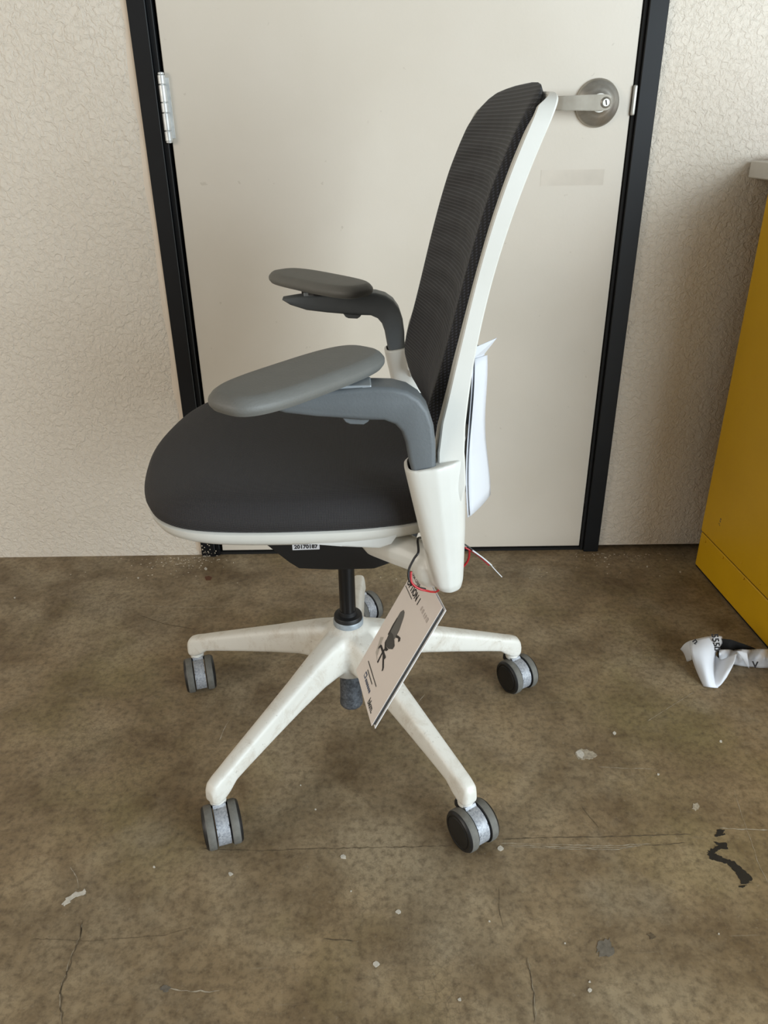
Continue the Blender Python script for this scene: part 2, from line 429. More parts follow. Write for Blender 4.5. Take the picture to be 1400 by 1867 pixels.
# lever: flat bar with rounded hub, tapering and bent back to the door at its end
bm = bmesh.new(); rings = []
for t, hh, y0, y1 in [(-0.0155, 0.004, 0.041, 0.054), (-0.013, 0.0095, 0.0395, 0.0555), (-0.007, 0.0132, 0.039, 0.056), (0.002, 0.0142, 0.039, 0.056), (0.02, 0.0138, 0.040, 0.055), (0.05, 0.013, 0.041, 0.054),
                      (0.075, 0.0125, 0.041, 0.053), (0.088, 0.0122, 0.038, 0.0505), (0.095, 0.012, 0.030, 0.046), (0.098, 0.0118, 0.020, 0.040), (0.099, 0.0115, 0.012, 0.030)]:
    x = RX - t; r = 0.0018
    ring = []
    for (sx, sy) in ((-1, 0), (-1, 1), (1, 1), (1, 0)):
        z0 = RZ + sx * hh; yy = WY - (y1 if sy else y0)
        ring.append(V((x, yy, z0)))
    rings.append(ring)
loft(bm, rings)
bmesh.ops.bevel(bm, geom=[e for e in bm.edges], offset=0.0012, segments=2, affect='EDGES')
sharp(obj('lever', bm, 'lever_nickel', rose, True), 25)
TY2 = Matrix.Translation((RX + 0.0035, WY - 0.0555, RZ)) @ Matrix.Rotation(math.pi / 2, 4, 'X')
bm = bmesh.new(); lathe(bm, [(0.0098, -0.002), (0.0098, 0.0012), (0.0086, 0.0022), (0.0078, 0.0012), (0.0075, 0.0008), (0.0072, 0.002), (0.0065, 0.0032)], 32, TY2)
cyl = obj('key_cylinder', bm, 'satin_nickel', rose, True); sharp(cyl, 30)
bm = bmesh.new(); box(bm, (-0.0009, -0.0009, -0.0045), (0.0009, 0.0004, 0.0045))
ks = obj('key_slot', bm, 'gap_black', rose); ks.location = (RX + 0.0035, WY - 0.0583, RZ); ks.rotation_euler = (0, math.radians(-14), 0)

# ------------------------------------------------------------------ marks worn into the floor (parts of the floor)
def px_poly(pts): return [onz(x, y, 0.0) for x, y in pts]
def ragged(pts, amp, sub=4):
    out = []
    for a, b in zip(pts, pts[1:] + pts[:1]):
        for k in range(sub):
            p = a.lerp(b, k / sub); out.append(p + V((random.uniform(-amp, amp), random.uniform(-amp, amp), 0)))
    return out
def strip(name, pxs, wid, mat, amp=0.0015, zt=0.0004, sub=10):
    pts = []
    P = px_poly(pxs)
    for a, b in zip(P, P[1:]):
        n = max(2, int((b - a).length / 0.006))
        pts += [a.lerp(b, k / n) for k in range(n)]
    pts.append(P[-1]); L, R = [], []
    for i, p in enumerate(pts):
        d = (pts[min(i + 1, len(pts) - 1)] - pts[max(0, i - 1)]).normalized(); nn = V((-d.y, d.x, 0))
        q = p + nn * random.uniform(-amp, amp); ww = wid * random.uniform(0.15, 1.0) * (0.25 if i in (0, len(pts) - 1) else 1)
        L.append(q + nn * ww / 2); R.append(q - nn * ww / 2)
    bm = bmesh.new(); a = [bm.verts.new((p.x, p.y, zt)) for p in L]; b = [bm.verts.new((p.x, p.y, zt)) for p in R]
    for i in range(len(a) - 1): bm.faces.new((a[i], a[i + 1], b[i + 1], b[i]))
    return obj(name, bm, mat, floor)
def blob(name, pxs, mat, amp=0.001, zt=0.0005, sub=4):
    bm = bmesh.new(); flat(bm, ragged(px_poly(pxs), amp, sub), -0.0003, zt); return obj(name, bm, mat, floor)
strip('crack', [(915, 1530), (1000, 1527), (1100, 1526), (1190, 1523), (1262, 1521)], 0.0022, 'floor_dark_mark', 0.0006)
strip('crack', [(370, 1548), (480, 1551), (560, 1548), (700, 1545), (820, 1542)], 0.0016, 'floor_dark_mark', 0.0012)
for dy in (-4, 0, 3): strip('scratch', [(925 + dy * 3, 1541 + dy), (1040, 1545 + dy), (1120, 1546 + dy), (1170 - dy * 4, 1542 + dy)], 0.0016, 'floor_scuff', 0.0008)
strip('scratch', [(1170, 1541), (1215, 1540), (1252, 1537)], 0.0015, 'floor_dark_mark', 0.0012)
strip('scratch', [(1312, 1510), (1345, 1512), (1400, 1513)], 0.003, 'floor_scuff', 0.0008)
strip('scratch', [(1338, 1440), (1350, 1480), (1362, 1515), (1375, 1550), (1380, 1570), (1400, 1610)], 0.0009, 'floor_scuff', 0.0005)
strip('scratch', [(1180, 1315), (1265, 1262)], 0.0014, 'floor_scuff', 0.0004)
strip('scratch', [(1090, 1398), (1140, 1401), (1190, 1402)], 0.0012, 'floor_scuff', 0.0004)
strip('scratch', [(1060, 1470), (1075, 1490), (1092, 1510)], 0.0022, 'floor_dark_mark', 0.0005)
strip('crack', [(150, 1680), (148, 1705), (135, 1735), (125, 1765), (113, 1800), (110, 1830), (114, 1867)], 0.0026, 'floor_dark_mark', 0.0016)
strip('crack', [(148, 1682), (146, 1707), (133, 1737), (123, 1767), (111, 1802), (108, 1832), (112, 1867)], 0.0010, 'floor_scuff', 0.0016)
strip('crack', [(128, 1580), (140, 1600), (143, 1620)], 0.0014, 'floor_scuff', 0.0006)
strip('crack', [(960, 1745), (966, 1780), (972, 1810), (975, 1867)], 0.0018, 'floor_dark_mark', 0.0012)
strip('crack', [(962, 1745), (968, 1780), (974, 1810), (977, 1867)], 0.0009, 'floor_scuff', 0.0012)
strip('crack', [(910, 1620), (910, 1660), (918, 1690)], 0.0009, 'floor_dark_mark', 0.0006)
strip('crack', [(60, 1712), (160, 1716), (300, 1705), (355, 1690)], 0.0009, 'floor_dark_mark', 0.0009)
strip('scratch', [(590, 1712), (652, 1716)], 0.0016, 'floor_dark_mark', 0.0006)
strip('scratch', [(300, 1803), (340, 1806), (400, 1808)], 0.0022, 'floor_scuff', 0.0016)
strip('scratch', [(400, 1350), (412, 1322), (420, 1312)], 0.0022, 'floor_scuff', 0.0006)
strip('scratch', [(755, 1290), (775, 1265)], 0.0022, 'floor_scuff', 0.0006)
strip('scratch', [(270, 1104), (330, 1108), (400, 1107)], 0.0014, 'floor_scuff', 0.0006)
strip('crack', [(250, 1120), (300, 1138), (360, 1148)], 0.0018, 'floor_dark_mark', 0.0006)
# black paint smear
blob('paint_smear', [(1307, 1512), (1322, 1514), (1318, 1519), (1322, 1521), (1313, 1524), (1304, 1526), (1303, 1521), (1308, 1517)], 'black_paint', 0.0012)
blob('paint_smear', [(1302, 1536), (1325, 1537), (1325, 1547), (1309, 1550), (1303, 1556), (1315, 1562), (1330, 1568), (1342, 1573), (1352, 1583), (1362, 1592), (1373, 1604), (1367, 1606), (1366, 1611), (1350, 1613), (1352, 1607), (1344, 1595), (1335, 1584), (1325, 1575), (1310, 1570), (1293, 1566), (1290, 1555), (1297, 1548), (1310, 1543)], 'black_paint', 0.0016, sub=5)
blob('paint_smear', [(1346, 1615), (1362, 1614), (1357, 1618), (1348, 1618)], 'black_paint', 0.001)
for (x, y, r) in [(685, 1758, 7), (726, 1663, 6), (838, 1823, 4), (1075, 1806, 5), (1075, 1790, 2.5), (892, 1680, 2.4), (281, 1581, 2.4), (626, 1562, 6), (575, 1476, 2), (420, 1594, 5), (912, 1547, 6), (548, 1432, 1.6), (1120, 1337, 4), (1314, 1352, 3), (1200, 1412, 2.5), (375, 1037, 3), (252, 1054, 2), (27, 1090, 2.2), (1240, 1043, 2), (1180, 1033, 2), (640, 1625, 2), (1030, 1720, 2), (1310, 1703, 2.2)]:
    blob('paint_drop', [(x + 0.8 * r * math.cos(a) * random.uniform(0.7, 1.3), y + 0.72 * r * math.sin(a) * random.uniform(0.8, 1.2)) for a in [i * math.pi / 4 for i in range(8)]], 'white_paint_drop', 0.0004, 0.0008, 2)
blob('paint_drop', [(1047, 1372), (1060, 1366), (1078, 1369), (1089, 1376), (1082, 1384), (1066, 1384), (1054, 1384)], 'floor_scuff', 0.002)
blob('paint_drop', [(1049, 1371), (1060, 1368), (1066, 1376), (1062, 1383), (1053, 1380)], 'white_paint_drop', 0.0015, 0.0008)
blob('paint_drop', [(113, 1648), (122, 1636), (138, 1628), (156, 1622), (158, 1629), (142, 1634), (130, 1642), (118, 1651)], 'white_paint_drop', 0.002)
blob('stain', [(292, 1800), (300, 1796), (311, 1800), (308, 1807), (297, 1808)], 'grey_stain', 0.0014)
blob('stain', [(1084, 1725), (1094, 1714), (1110, 1713), (1119, 1728), (1112, 1742), (1094, 1742)], 'grey_stain', 0.003)
blob('stain', [(1178, 1702), (1190, 1702), (1196, 1709), (1186, 1712)], 'floor_dark_mark', 0.002)
blob('stain', [(1264, 1466), (1272, 1464), (1276, 1472), (1268, 1478), (1262, 1474)], 'floor_scuff', 0.001)
blob('rust_spot', [(373, 1052), (380, 1050), (387, 1053), (384, 1058), (376, 1058)], 'rust_spot', 0.0006)
# swept-up crumbs of plaster along the wall foot
bm = bmesh.new()
for k in range(250):
    if k < 140:
        x = random.gauss(330, 45); y = 1016 + abs(random.gauss(0, 14)) + (30 if random.random() < 0.05 else 0)
    elif k < 205:
        x = random.gauss(1130, 50); y = 1009 + abs(random.gauss(0, 9))
    else:
        x = random.uniform(0, 1260); y = random.uniform(1014, 1060)
        if 370 < x < 1085: y += 4
    p = onz(x, y, 0); s = random.uniform(0.0006, 0.0021) * (1.5 if random.random() < 0.1 else 1)
    if p.y > WY - 0.004: continue
    a = random.uniform(0, 3)
    q = [V((math.cos(a + t) * s * random.uniform(0.6, 1.5), math.sin(a + t) * s * random.uniform(0.5, 1.2), 0)) for t in (0, 1.6, 3.1, 4.7)]
    top = bm.verts.new(p + V((0, 0, s * random.uniform(0.4, 0.9))))
    vs = [bm.verts.new(p + d) for d in q]
    for i in range(4): bm.faces.new((vs[i], vs[(i + 1) % 4], top))
o = obj('plaster_crumbs', bm, 'chip_white'); o['kind'] = 'stuff'
tag(o, 'scattered pale crumbs of plaster and paint along the foot of the wall', 'debris')

# ------------------------------------------------------------------ yellow cabinet and worktop
CA = math.radians(4.6)
fd = V((math.sin(CA), -math.cos(CA), 0)); rd = V((math.cos(CA), math.sin(CA), 0))
cab = empty('storage_cabinet', (0.767, 1.638, 0)); cab.rotation_euler = (0, 0, CA)
tag(cab, 'yellow painted metal storage cabinet standing against the wall right of the door', 'cabinet')
# local: x to the right, -y toward the camera
bm = bmesh.new(); box(bm, (0.0, -0.58, 0.098), (0.60, 0.0, 0.868), 0.003, 2); obj('body', bm, 'yellow_paint', cab)
bm = bmesh.new(); box(bm, (0.0012, -0.5788, 0.004), (0.598, -0.0012, 0.0958), 0.003, 2); obj('plinth', bm, 'yellow_paint', cab)
bm = bmesh.new(); box(bm, (0.003, -0.577, 0.0), (0.596, -0.004, 0.1)); obj('inner_frame', bm, 'gap_black', cab)
for (dx, zz, r) in [(0.03, 0.105, .003), (0.03, 0.083, .003), (0.075, 0.112, 0.0028), (0.115, 0.088, 0.003), (0.19, 0.118, 0.003), (0.21, 0.09, 0.003), (0.27, 0.115, 0.003)]:
    bm = bmesh.new(); lathe(bm, [(r, 0), (r * 0.8, 0.0012), (r * 0.3, 0.0018)], 10, Matrix.Translation((0.0003, -dx, zz)) @ Matrix.Rotation(-math.pi / 2, 4, 'Y'))
    obj('rivet', bm, 'yellow_paint', cab, True)
bm = bmesh.new()
for k in range(5):
    y = -0.075 + random.uniform(-0.008, 0.008); zz = 0.158 + random.uniform(-0.008, 0.008); s = random.uniform(0.002, 0.004)
    box(bm, (-0.0003, y, zz), (0.0005, y + s, zz + s))
obj('paint_chip', bm, 'grey_stain', cab)
wt = bmesh.new()
box(wt, (-0.006, -0.60, 0.879), (0.63, 0.075, 0.911), 0.002, 1)
o = obj('worktop', wt, 'worktop_white'); o.location = (0.767, 1.638, 0); o.rotation_euler = (0, 0, CA)
tag(o, 'thick white worktop slab lying over the yellow cabinet', 'worktop')
bm = bmesh.new(); box(bm, (0.05, -0.56, 0.868), (0.58, -0.03, 0.879)); obj('packing_strip', bm, 'gap_black', cab)
bm = bmesh.new(); box(bm, (0.018, -0.20, 0.911), (0.25, 0.045, 0.924), 0.001, 1)
o = obj('card_folder', bm, 'pink_card'); o.location = (0.767, 1.638, 0); o.rotation_euler = (0, 0, CA)
tag(o, 'pink card folder lying on the white worktop', 'folder')

# ------------------------------------------------------------------ the task chair
# local axes: x to the chair's rear, y to its far side, z up
R0 = V((-0.065, 1.115, 0)); YAW = math.radians(2.2)
chair = empty('task_chair', R0, YAW)
tag(chair, 'white framed swivel task chair with charcoal fabric seat, mesh back and five caster base', 'chair')
LU = V((math.cos(YAW), math.sin(YAW), 0)); LV = V((-math.sin(YAW), math.cos(YAW), 0))
def wor(u, v, z): return R0 + LU * u + LV * v + V((0, 0, z))
def loc(p): d = V(p) - R0; return V((d.dot(LU), d.dot(LV), d.z))

# --- five-star base, melted together then split into hub and legs
BC = (0.0, -0.004)
ANG = [math.radians(a - 2.2) for a in (16.6, 88.6, 160.6, 232.6, 304.6)]
bm = bmesh.new()
def sect(r, zt, zb, wd, a, n=16):
    e = V((math.cos(a), math.sin(a), 0)); s = V((-e.y, e.x, 0)); out = []
    for i in range(n):
        th = 2 * math.pi * i / n; cx, sx = math.cos(th), math.sin(th)
        px = math.copysign(abs(cx) ** 0.45, cx); pz = math.copysign(abs(sx) ** 0.45, sx)
        ww = wd / 2 * (1.0 - 0.16 * pz)
        out.append(V((BC[0], BC[1], 0)) + e * r + s * (ww * px) + V((0, 0, (zt + zb) / 2 + pz * (zt - zb) / 2)))
    return out
LEG = [(0, .206, .135, .056), (.03, .207, .137, .058), (.06, .2, .136, .050), (.09, .190, .134, .044), (.146, .170, .122, .037), (.204, .150, .109, .033), (.264, .129, .095, .030), (.292, .119, .088, .029),
       (.306, .114, .076, .029), (.320, .110, .0675, .028), (.332, .104, .067, .026), (.3375, .094, .072, .018)]
for a in ANG: loft(bm, [sect(*q, a) for q in LEG])
lathe(bm, [(0.024, 0.112), (0.04, 0.118), (0.05, 0.14), (0.053, 0.165), (0.049, 0.19), (0.04, 0.203), (0.026, 0.212)], 40, Matrix.Translation((BC[0], BC[1], 0)))
fm = fuse(bm, 0.0024, 6)
def split(me, key):
    """cut a mesh into several, keeping the smooth normals of the whole"""
    nrm = [v.normal.copy() for v in me.vertices]; parts = {}
    for p in me.polygons: parts.setdefault(key(p.center), []).append(tuple(p.vertices))
    out = {}
    for k, fs in parts.items():
        ids = sorted({i for f in fs for i in f}); mp_ = {i: j for j, i in enumerate(ids)}
        m2 = bpy.data.meshes.new('part'); m2.from_pydata([me.vertices[i].co for i in ids], [], [[mp_[i] for i in f] for f in fs])
        for p in m2.polygons: p.use_smooth = True
        m2.normals_split_custom_set_from_vertices([nrm[i] for i in ids]); out[k] = m2
    return out
def legkey(c):
    x, y = c.x - BC[0], c.y - BC[1]
    if math.hypot(x, y) < 0.066: return 'hub'
    a = math.atan2(y, x); return min(range(5), key=lambda i: abs((a - ANG[i] + math.pi) % (2 * math.pi) - math.pi))
pieces = split(fm, legkey)
hub = link(pieces['hub'], 'star_base', 'white_base_plastic', chair)
for i in range(5): link(pieces[i], 'base_leg', 'white_base_plastic', hub)

# --- gas lift
TB = Matrix.Translation((BC[0], BC[1], 0))
bm = bmesh.new(); lathe(bm, [(0.0138, 0.20), (0.0138, 0.45)], 32, TB); gas = obj('gas_lift', bm, 'column_black', chair, True); sharp(gas)
bm = bmesh.new(); lathe(bm, [(0.0255, 0.196), (0.0262, 0.200), (0.0262, 0.219), (0.025, 0.2215)], 40, TB); sharp(obj('collar', bm, 'collar_metal', gas, True))
bm = bmesh.new(); lathe(bm, [(0.0245, 0.218), (0.0245, 0.2275), (0.0235, 0.2295), (0.016, 0.2305), (0.0155, 0.237), (0.0143, 0.238)], 40, TB); sharp(obj('skirt', bm, 'black_plastic', gas, True))
bm = bmesh.new(); lathe(bm, [(0.010, 0.031), (0.0195, 0.031), (0.0213, 0.034), (0.0213, 0.039), (0.0205, 0.042), (0.0182, 0.12)], 36, TB); sharp(obj('outer_tube', bm, 'scuffed_metal', gas, True))

# --- casters: yoke with two wheels and a stem; origin at the stem axis, wheels trail towards -y
WR, TRL = 0.0335, 0.020
def mk(fn):
    bm = bmesh.new(); fn(bm); bmesh.ops.recalc_face_normals(bm, faces=bm.faces)
    me = bpy.data.meshes.new('c'); bm.to_mesh(me); bm.free()
    for p in me.polygons: p.use_smooth = True
    me.set_sharp_from_angle(angle=math.radians(35)); return me
def yoke(bm):
    pr = []
    ax = (-TRL, WR)
    for k in range(17):
        a = math.radians(218 - k * 8.6)
        pr.append((ax[0] + 0.0300 * math.cos(a), ax[1] + 0.0300 * math.sin(a)))
    pr += [(-0.012, 0.0665), (0.011, 0.0665), (0.011, 0.055), (0.004, 0.042), (ax[0], ax[1] - 0.006)]
    vs = [bm.verts.new((-0.0098, p[0], p[1])) for p in pr]; f = bm.faces.new(vs)
    r = bmesh.ops.extrude_face_region(bm, geom=[f])
    for g in r['geom']:
        if isinstance(g, bmesh.types.BMVert): g.co.x = 0.0098
def wheel(bm):
    T = Matrix.Rotation(math.pi / 2, 4, 'Y')
    prof = [(0.010, 0.0), (0.0305, 0.0), (0.0328, 0.0012), (WR, 0.0030), (WR, 0.0108), (0.0326, 0.0130), (0.0312, 0.0152), (0.0292, 0.0168), (0.0262, 0.0168), (0.0255, 0.0158), (0.0245, 0.0158), (0.0235, 0.0174), (0.012, 0.0182), (0.003, 0.0184)]
    lathe(bm, prof, 44, T)
    for f in bm.faces:
        c = f.calc_center_median(); rr = math.hypot(c.y, c.z)
        f.material_index = 0 if rr > 0.0324 else 1
wheel_me = mk(wheel); yoke_me = mk(yoke)
stem_me = mk(lambda bm: (lathe(bm, [(0.0105, 0.060), (0.0125, 0.0625), (0.0125, 0.067), (0.0115, 0.0695), (0.0115, 0.076)], 24), lathe(bm, [(0.0055, 0.07), (0.0055, 0.09)], 12)))
hood_me = mk(lambda bm: box(bm, (-0.0125, -0.004, 0.052), (0.0125, 0.013, 0.0655), 0.003, 2))
for mm, mn in ((wheel_me, ('rubber_grey', 'wheel_black')), (yoke_me, ('yoke_metal',)), (stem_me, ('white_base_plastic',)), (hood_me, ('black_plastic',))):
    for q in mn: mm.materials.append(MATS[q])
TRAIL = [(0.5, -0.87), (0.62, -0.78), (0.28, -0.96), (0.32, -0.95), (0.52, -0.85)]
for a, tr in zip(ANG, TRAIL):
    rz = math.atan2(tr[1], tr[0]) + math.pi / 2 - YAW
    c = bpy.data.objects.new('caster', yoke_me); COL.objects.link(c); c.parent = chair
    c.location = (BC[0] + 0.3225 * math.cos(a), BC[1] + 0.3225 * math.sin(a), 0); c.rotation_euler = (0, 0, rz)
    for s in (-1, 1):
        wo = bpy.data.objects.new('wheel', wheel_me); COL.objects.link(wo); wo.parent = c
        wo.location = (s * 0.0112, -TRL, WR); wo.rotation_euler = (0, 0, 0 if s > 0 else math.pi)
    for nm, me in (('stem', stem_me), ('hood', hood_me)):
        so = bpy.data.objects.new(nm, me); COL.objects.link(so); so.parent = c

# --- mechanism under the seat
bm = bmesh.new()
slab(bm, [(-0.15, 0.492), (-0.135, 0.438), (-0.121, 0.426), (-0.086, 0.391), (-0.071, 0.379), (-0.02, 0.3745), (0.045, 0.374), (0.078, 0.386), (0.105, 0.408), (0.115, 0.44), (0.11, 0.492)], -0.10, 0.10, 0.006, 2)
mech = obj('tilt_mechanism', bm, 'black_plastic', chair, True); sharp(mech, 40)
bm = bmesh.new(); box(bm, (-0.078, -0.1008, 0.414), (-0.037, -0.0996, 0.433), 0.0004, 1); stk = obj('asset_sticker', bm, 'paper_white', mech)
text_on('asset_number', '20170187', 0.0088, 'ink_dark', (-0.0575, -0.1009, 0.4195), (1, 0, 0), (0, -1, 0), mech, 0.0004)

# --- seat: white pan with lower wings, upholstered cushion
HALF = [(-0.288, 0.0), (-0.285, 0.055), (-0.276, 0.115), (-0.262, 0.165), (-0.238, 0.205), (-0.20, 0.230), (-0.14, 0.242), (-0.05, 0.246), (0.04, 0.242), (0.11, 0.225), (0.155, 0.19), (0.175, 0.12)]
OUT = closed_spline([V((u, -v, 0)) for u, v in HALF] + [V((0.18, 0, 0))] + [V((u, v, 0)) for u, v in HALF[:0:-1]], 5)
CEN = V((-0.05, 0, 0))
def oring(s, z, drop=0.0):
    r = []
    for p in OUT:
        q = CEN + (p - CEN) * s
        fz = min(1, max(0, (-q.x - 0.17) / 0.11)); fz = fz * fz * (3 - 2 * fz)
        r.append(V((q.x, q.y, z - drop * fz)))
    return r
bm = bmesh.new()
loft(bm, [oring(0.40, 0.488), oring(0.80, 0.489), oring(0.93, 0.495), oring(0.972, 0.503), oring(0.992, 0.512), oring(0.997, 0.5185), oring(0.985, 0.5205), oring(0.90, 0.5205), oring(0.3, 0.5205)])
pan = obj('seat_pan', bm, 'white_plastic', chair, True); sharp(pan, 50)
for s in (-1, 1):
    bm = bmesh.new()
    slab(bm, [(-0.13, 0.507), (0.075, 0.515), (0.073, 0.503), (0.066, 0.492), (0.05, 0.486), (0.0, 0.492), (-0.06, 0.4995)], s * 0.232, s * 0.12, 0.004, 2)
    sharp(obj('wing', bm, 'pan_grey_white', pan, True), 40)
bm = bmesh.new()
loft(bm, [oring(0.90, 0.5195), oring(0.978, 0.5195), oring(0.996, 0.524), oring(1.006, 0.532), oring(1.006, 0.540, .003), oring(0.994, 0.550, .006), oring(0.972, 0.558, .009), oring(0.94, 0.563, .012), oring(0.88, 0.566, .013), oring(0.75, 0.567, .012), oring(0.55, 0.565, .006), oring(0.3, 0.562), oring(0.1, 0.561)])
obj('seat_cushion', bm, 'seat_fabric', chair, True)

# --- back: white frame with arm brackets
import numpy as np
TF = [(.666, .123), (.684, .128), (.734, .141), (.78, .152), (.829, .165), (.876, .176), (.918, .189), (.953, .201), (.982, .213), (1.002, .222), (1.018, .2305)]
TRr = [(.658, .151), (.704, .158), (.747, .166), (.801, .177), (.847, .187), (.89, .2), (.929, .214), (.958, .226), (.984, .236), (1.004, .243)]
PF = np.polyfit([a for a, b in TF], [b for a, b in TF], 3); PR = np.polyfit([a for a, b in TRr], [b for a, b in TRr], 3)
LO_F = [(0.56, .142), (0.585, .130), (0.612, .1225), (0.635, .119), (0.651, .1195), (.672, float(np.polyval(PF, .672)))]
def uf(z): return interp(LO_F, z) if z < .672 else float(np.polyval(PF, min(z, 1.035)))      # front of the upholstery
def ufr(z):
    if z < .672: return interp([(0.44, .138), (0.60, .1185), (0.64, .1195), (.672, float(np.polyval(PF, .672)))], z)
    return float(np.polyval(PF, min(z, 1.035))) + max(0, z - 1.004) * 0.9
def ur(z):
    if z < .668: return interp([(0.55, .140), (0.575, .149), (0.6, .1530), (.64, .151), (.668, float(np.polyval(PR, .668)))], z)
    return min(float(np.polyval(PR, min(z, 1.035))), 0.2455 if z < 1.008 else 0.252)
bm = bmesh.new()
half = [(-0.266, 0.552), (-0.279, 0.57), (-0.2835, 0.59), (-0.283, 0.61), (-0.2795, 0.63), (-0.273, 0.65), (-0.2645, 0.67), (-0.2565, 0.69), (-0.2495, 0.71), (-0.2435, 0.73), (-0.2385, 0.755), (-0.2335, 0.785), (-0.2285, 0.825), (-0.2258, 0.87), (-0.2245, 0.93), (-0.2235, 0.968), (-0.2205, 0.992), (-0.211, 1.007), (-0.194, 1.0145), (-0.165, 1.0175), (-0.12, 1.0185), (-0.06, 1.019), (0, 1.019)]
path = half + [(-v, z) for v, z in half[-2::-1]]
path = [q for q in path if q[1] > 0.55]
P3 = spline([V((v, z, 0)) for v, z in path], 6)
rings = []
for i, p in enumerate(P3):
    d = (P3[min(i + 1, len(P3) - 1)] - P3[max(0, i - 1)]).normalized(); nn = V((d.y, -d.x, 0))  # inward
    th = max(0.015, abs(p.x) - 0.2115) if p.y < 0.9 else 0.015
    a, b = ufr(p.y), ur(p.y); c = 0.0018
    ring = []
    for uu, k in ((a, c), (a, th - c), (a + c, th), (b - 0.004 - c, th), (b - 0.004, th - c), (b, c), (b - c, 0), (a + c, 0)):
        q = p + nn * k; ring.append(V((uu, q.x, q.y)))
    rings.append(ring)
loft(bm, rings)
frame = obj('back_frame', bm, 'white_plastic', chair, True); sharp(frame, 30)
def bracket(bm, s):
    rs = []
    for z, l, r, vo, vi in [(0.4375, .130, .153, .270, .244), (0.442, .122, .157, .280, .236), (.455, .1165, .1585, .286, .230), (0.48, .111, .1585, .289, .229), (.53, .099, .158, .292, .232), (.58, .088, .156, .294, .235), (.612, .081, .154, .295, .238), (.622, .0790, .153, .295, .239)]:
        ring = []
        for k in range(28):
            th = 2 * math.pi * k / 28; cx, sx = math.cos(th), math.sin(th)
            e = 0.62
            uu = (l + r) / 2 + math.copysign(abs(cx) ** e, cx) * (r - l) / 2
            vv = (vo + vi) / 2 + math.copysign(abs(sx) ** e, sx) * (vo - vi) / 2
            # the rear outer side slopes back in towards the rail
            vv -= max(0, (uu - (l + r) / 2) / (r - l)) * 0.022 * (1 if sx > 0 else 0)
            zz = z + (0.010 * (uu - 0.08) / 0.07 if z > 0.6 else 0) + (0.12 * (0.157 - uu) if z < 0.45 else 0)
            ring.append(V((uu, s * vv, zz)))
        rs.append(ring)
    loft(bm, rs)
    # inner knuckle and the arm that runs in under the seat
    lathe(bm, [(0.006, -0.026), (0.016, -0.022), (0.024, -0.010), (0.026, 0), (0.024, 0.010), (0.016, 0.022), (0.006, 0.026)], 20, Matrix.Translation((.118, s * .243, .462)))
    tube(bm, [(.132, s * .25, .468), (.108, s * .232, .470), (.08, s * .205, .470), (.05, s * .165, .462), (.03, s * .10, .45)], [.020, .022, .024, .024, .022], 14)
for s in (-1, 1):
    bm = bmesh.new(); bracket(bm, s)
    cut = bmesh.new(); rs = []
    for z, uo in ((0.70, 0.0), (0.62, 0.0), (0.588, 0.0075)):
        rs.append([V((0.1005 + uo + 0.0170 * math.copysign(abs(math.cos(t)) ** 0.6, math.cos(t)), s * 0.2675 + 0.0228 * math.copysign(abs(math.sin(t)) ** 0.6, math.sin(t)), z)) for t in [2 * math.pi * k / 28 for k in range(28)]])
    loft(cut, rs)
    fm = fuse(bm, 0.0018, 9, cut)
    sharp(link(fm, 'arm_bracket', 'white_plastic', chair, True), 55)

# --- back upholstery
WT = [(.572, .085), (.580, .135), (.592, .165), (.61, .185), (.64, .20), (.70, .2095), (.80, .2105), (.93, .2085), (.96, .2075), (.98, .2055), (.995, .1985), (1.008, .187), (1.018, .168), (1.025, .145), (1.029, .10), (1.031, .05)]
zs = []
z = 0.572
while z < 1.0: zs.append(z); z += 0.0035
zs += [1.0, 1.004, 1.008, 1.0115, 1.015, 1.018, 1.021, 1.0235, 1.0255, 1.0275, 1.029, 1.0302, 1.031]
ss = [-1, -.992, -.975, -.955, -.935, -.915, -.89, -.85] + [-.8 + .08 * k for k in range(21)] + [.85, .89, .915, .935, .955, .975, .992, 1]
bm = bmesh.new(); G = []
def dprof(s):
    a = abs(s)
    t = [(0, .015), (.3, .0125), (.6, .004), (.8, -.004), (.89, -.0075), (.935, -.0078), (.965, -.004), (.985, .002), (1.0, .010)]
    return interp(t, a)
for z in zs:
    row = []; wz = interp(WT, z)
    for s in ss:
        e = interp([(.572, .012), (.60, .002), (.63, 0), (.985, 0), (1.005, .001), (1.018, .004), (1.026, .008), (1.031, .014)], z)
        fl = interp([(.572, .6), (.64, 1), (.92, 1), (.98, .7), (1.01, .25), (1.03, 0)], z)
        rip = 0.0019 * math.sin(2 * math.pi * (z - 0.02 * (1 - s * s)) / 0.034) * max(0, 1 - (abs(s) / .86) ** 6) * interp([(.68, 0), (.76, 1), (.95, 1), (.99, .2)], z)
        row.append(bm.verts.new((uf(z) + dprof(s) * fl + e + rip, s * wz, z)))
    G.append(row)
for a, b in zip(G, G[1:]):
    for i in range(len(ss) - 1):
        f = bm.faces.new((a[i], b[i], b[i + 1], a[i + 1]))
        if abs(ss[i] + ss[i + 1]) / 2 > 0.925 and b[0].co.z < 1.0: f.material_index = 1
o = obj('back_mesh', bm, ['back_fabric', 'border_mesh'], chair, True)
sm_ = o.modifiers.new('thick', 'SOLIDIFY'); sm_.thickness = 0.007; sm_.offset = -1
# which way is out: make the shell grow rearwards
if o.data.polygons[0].normal.x > 0: o.data.flip_normals()

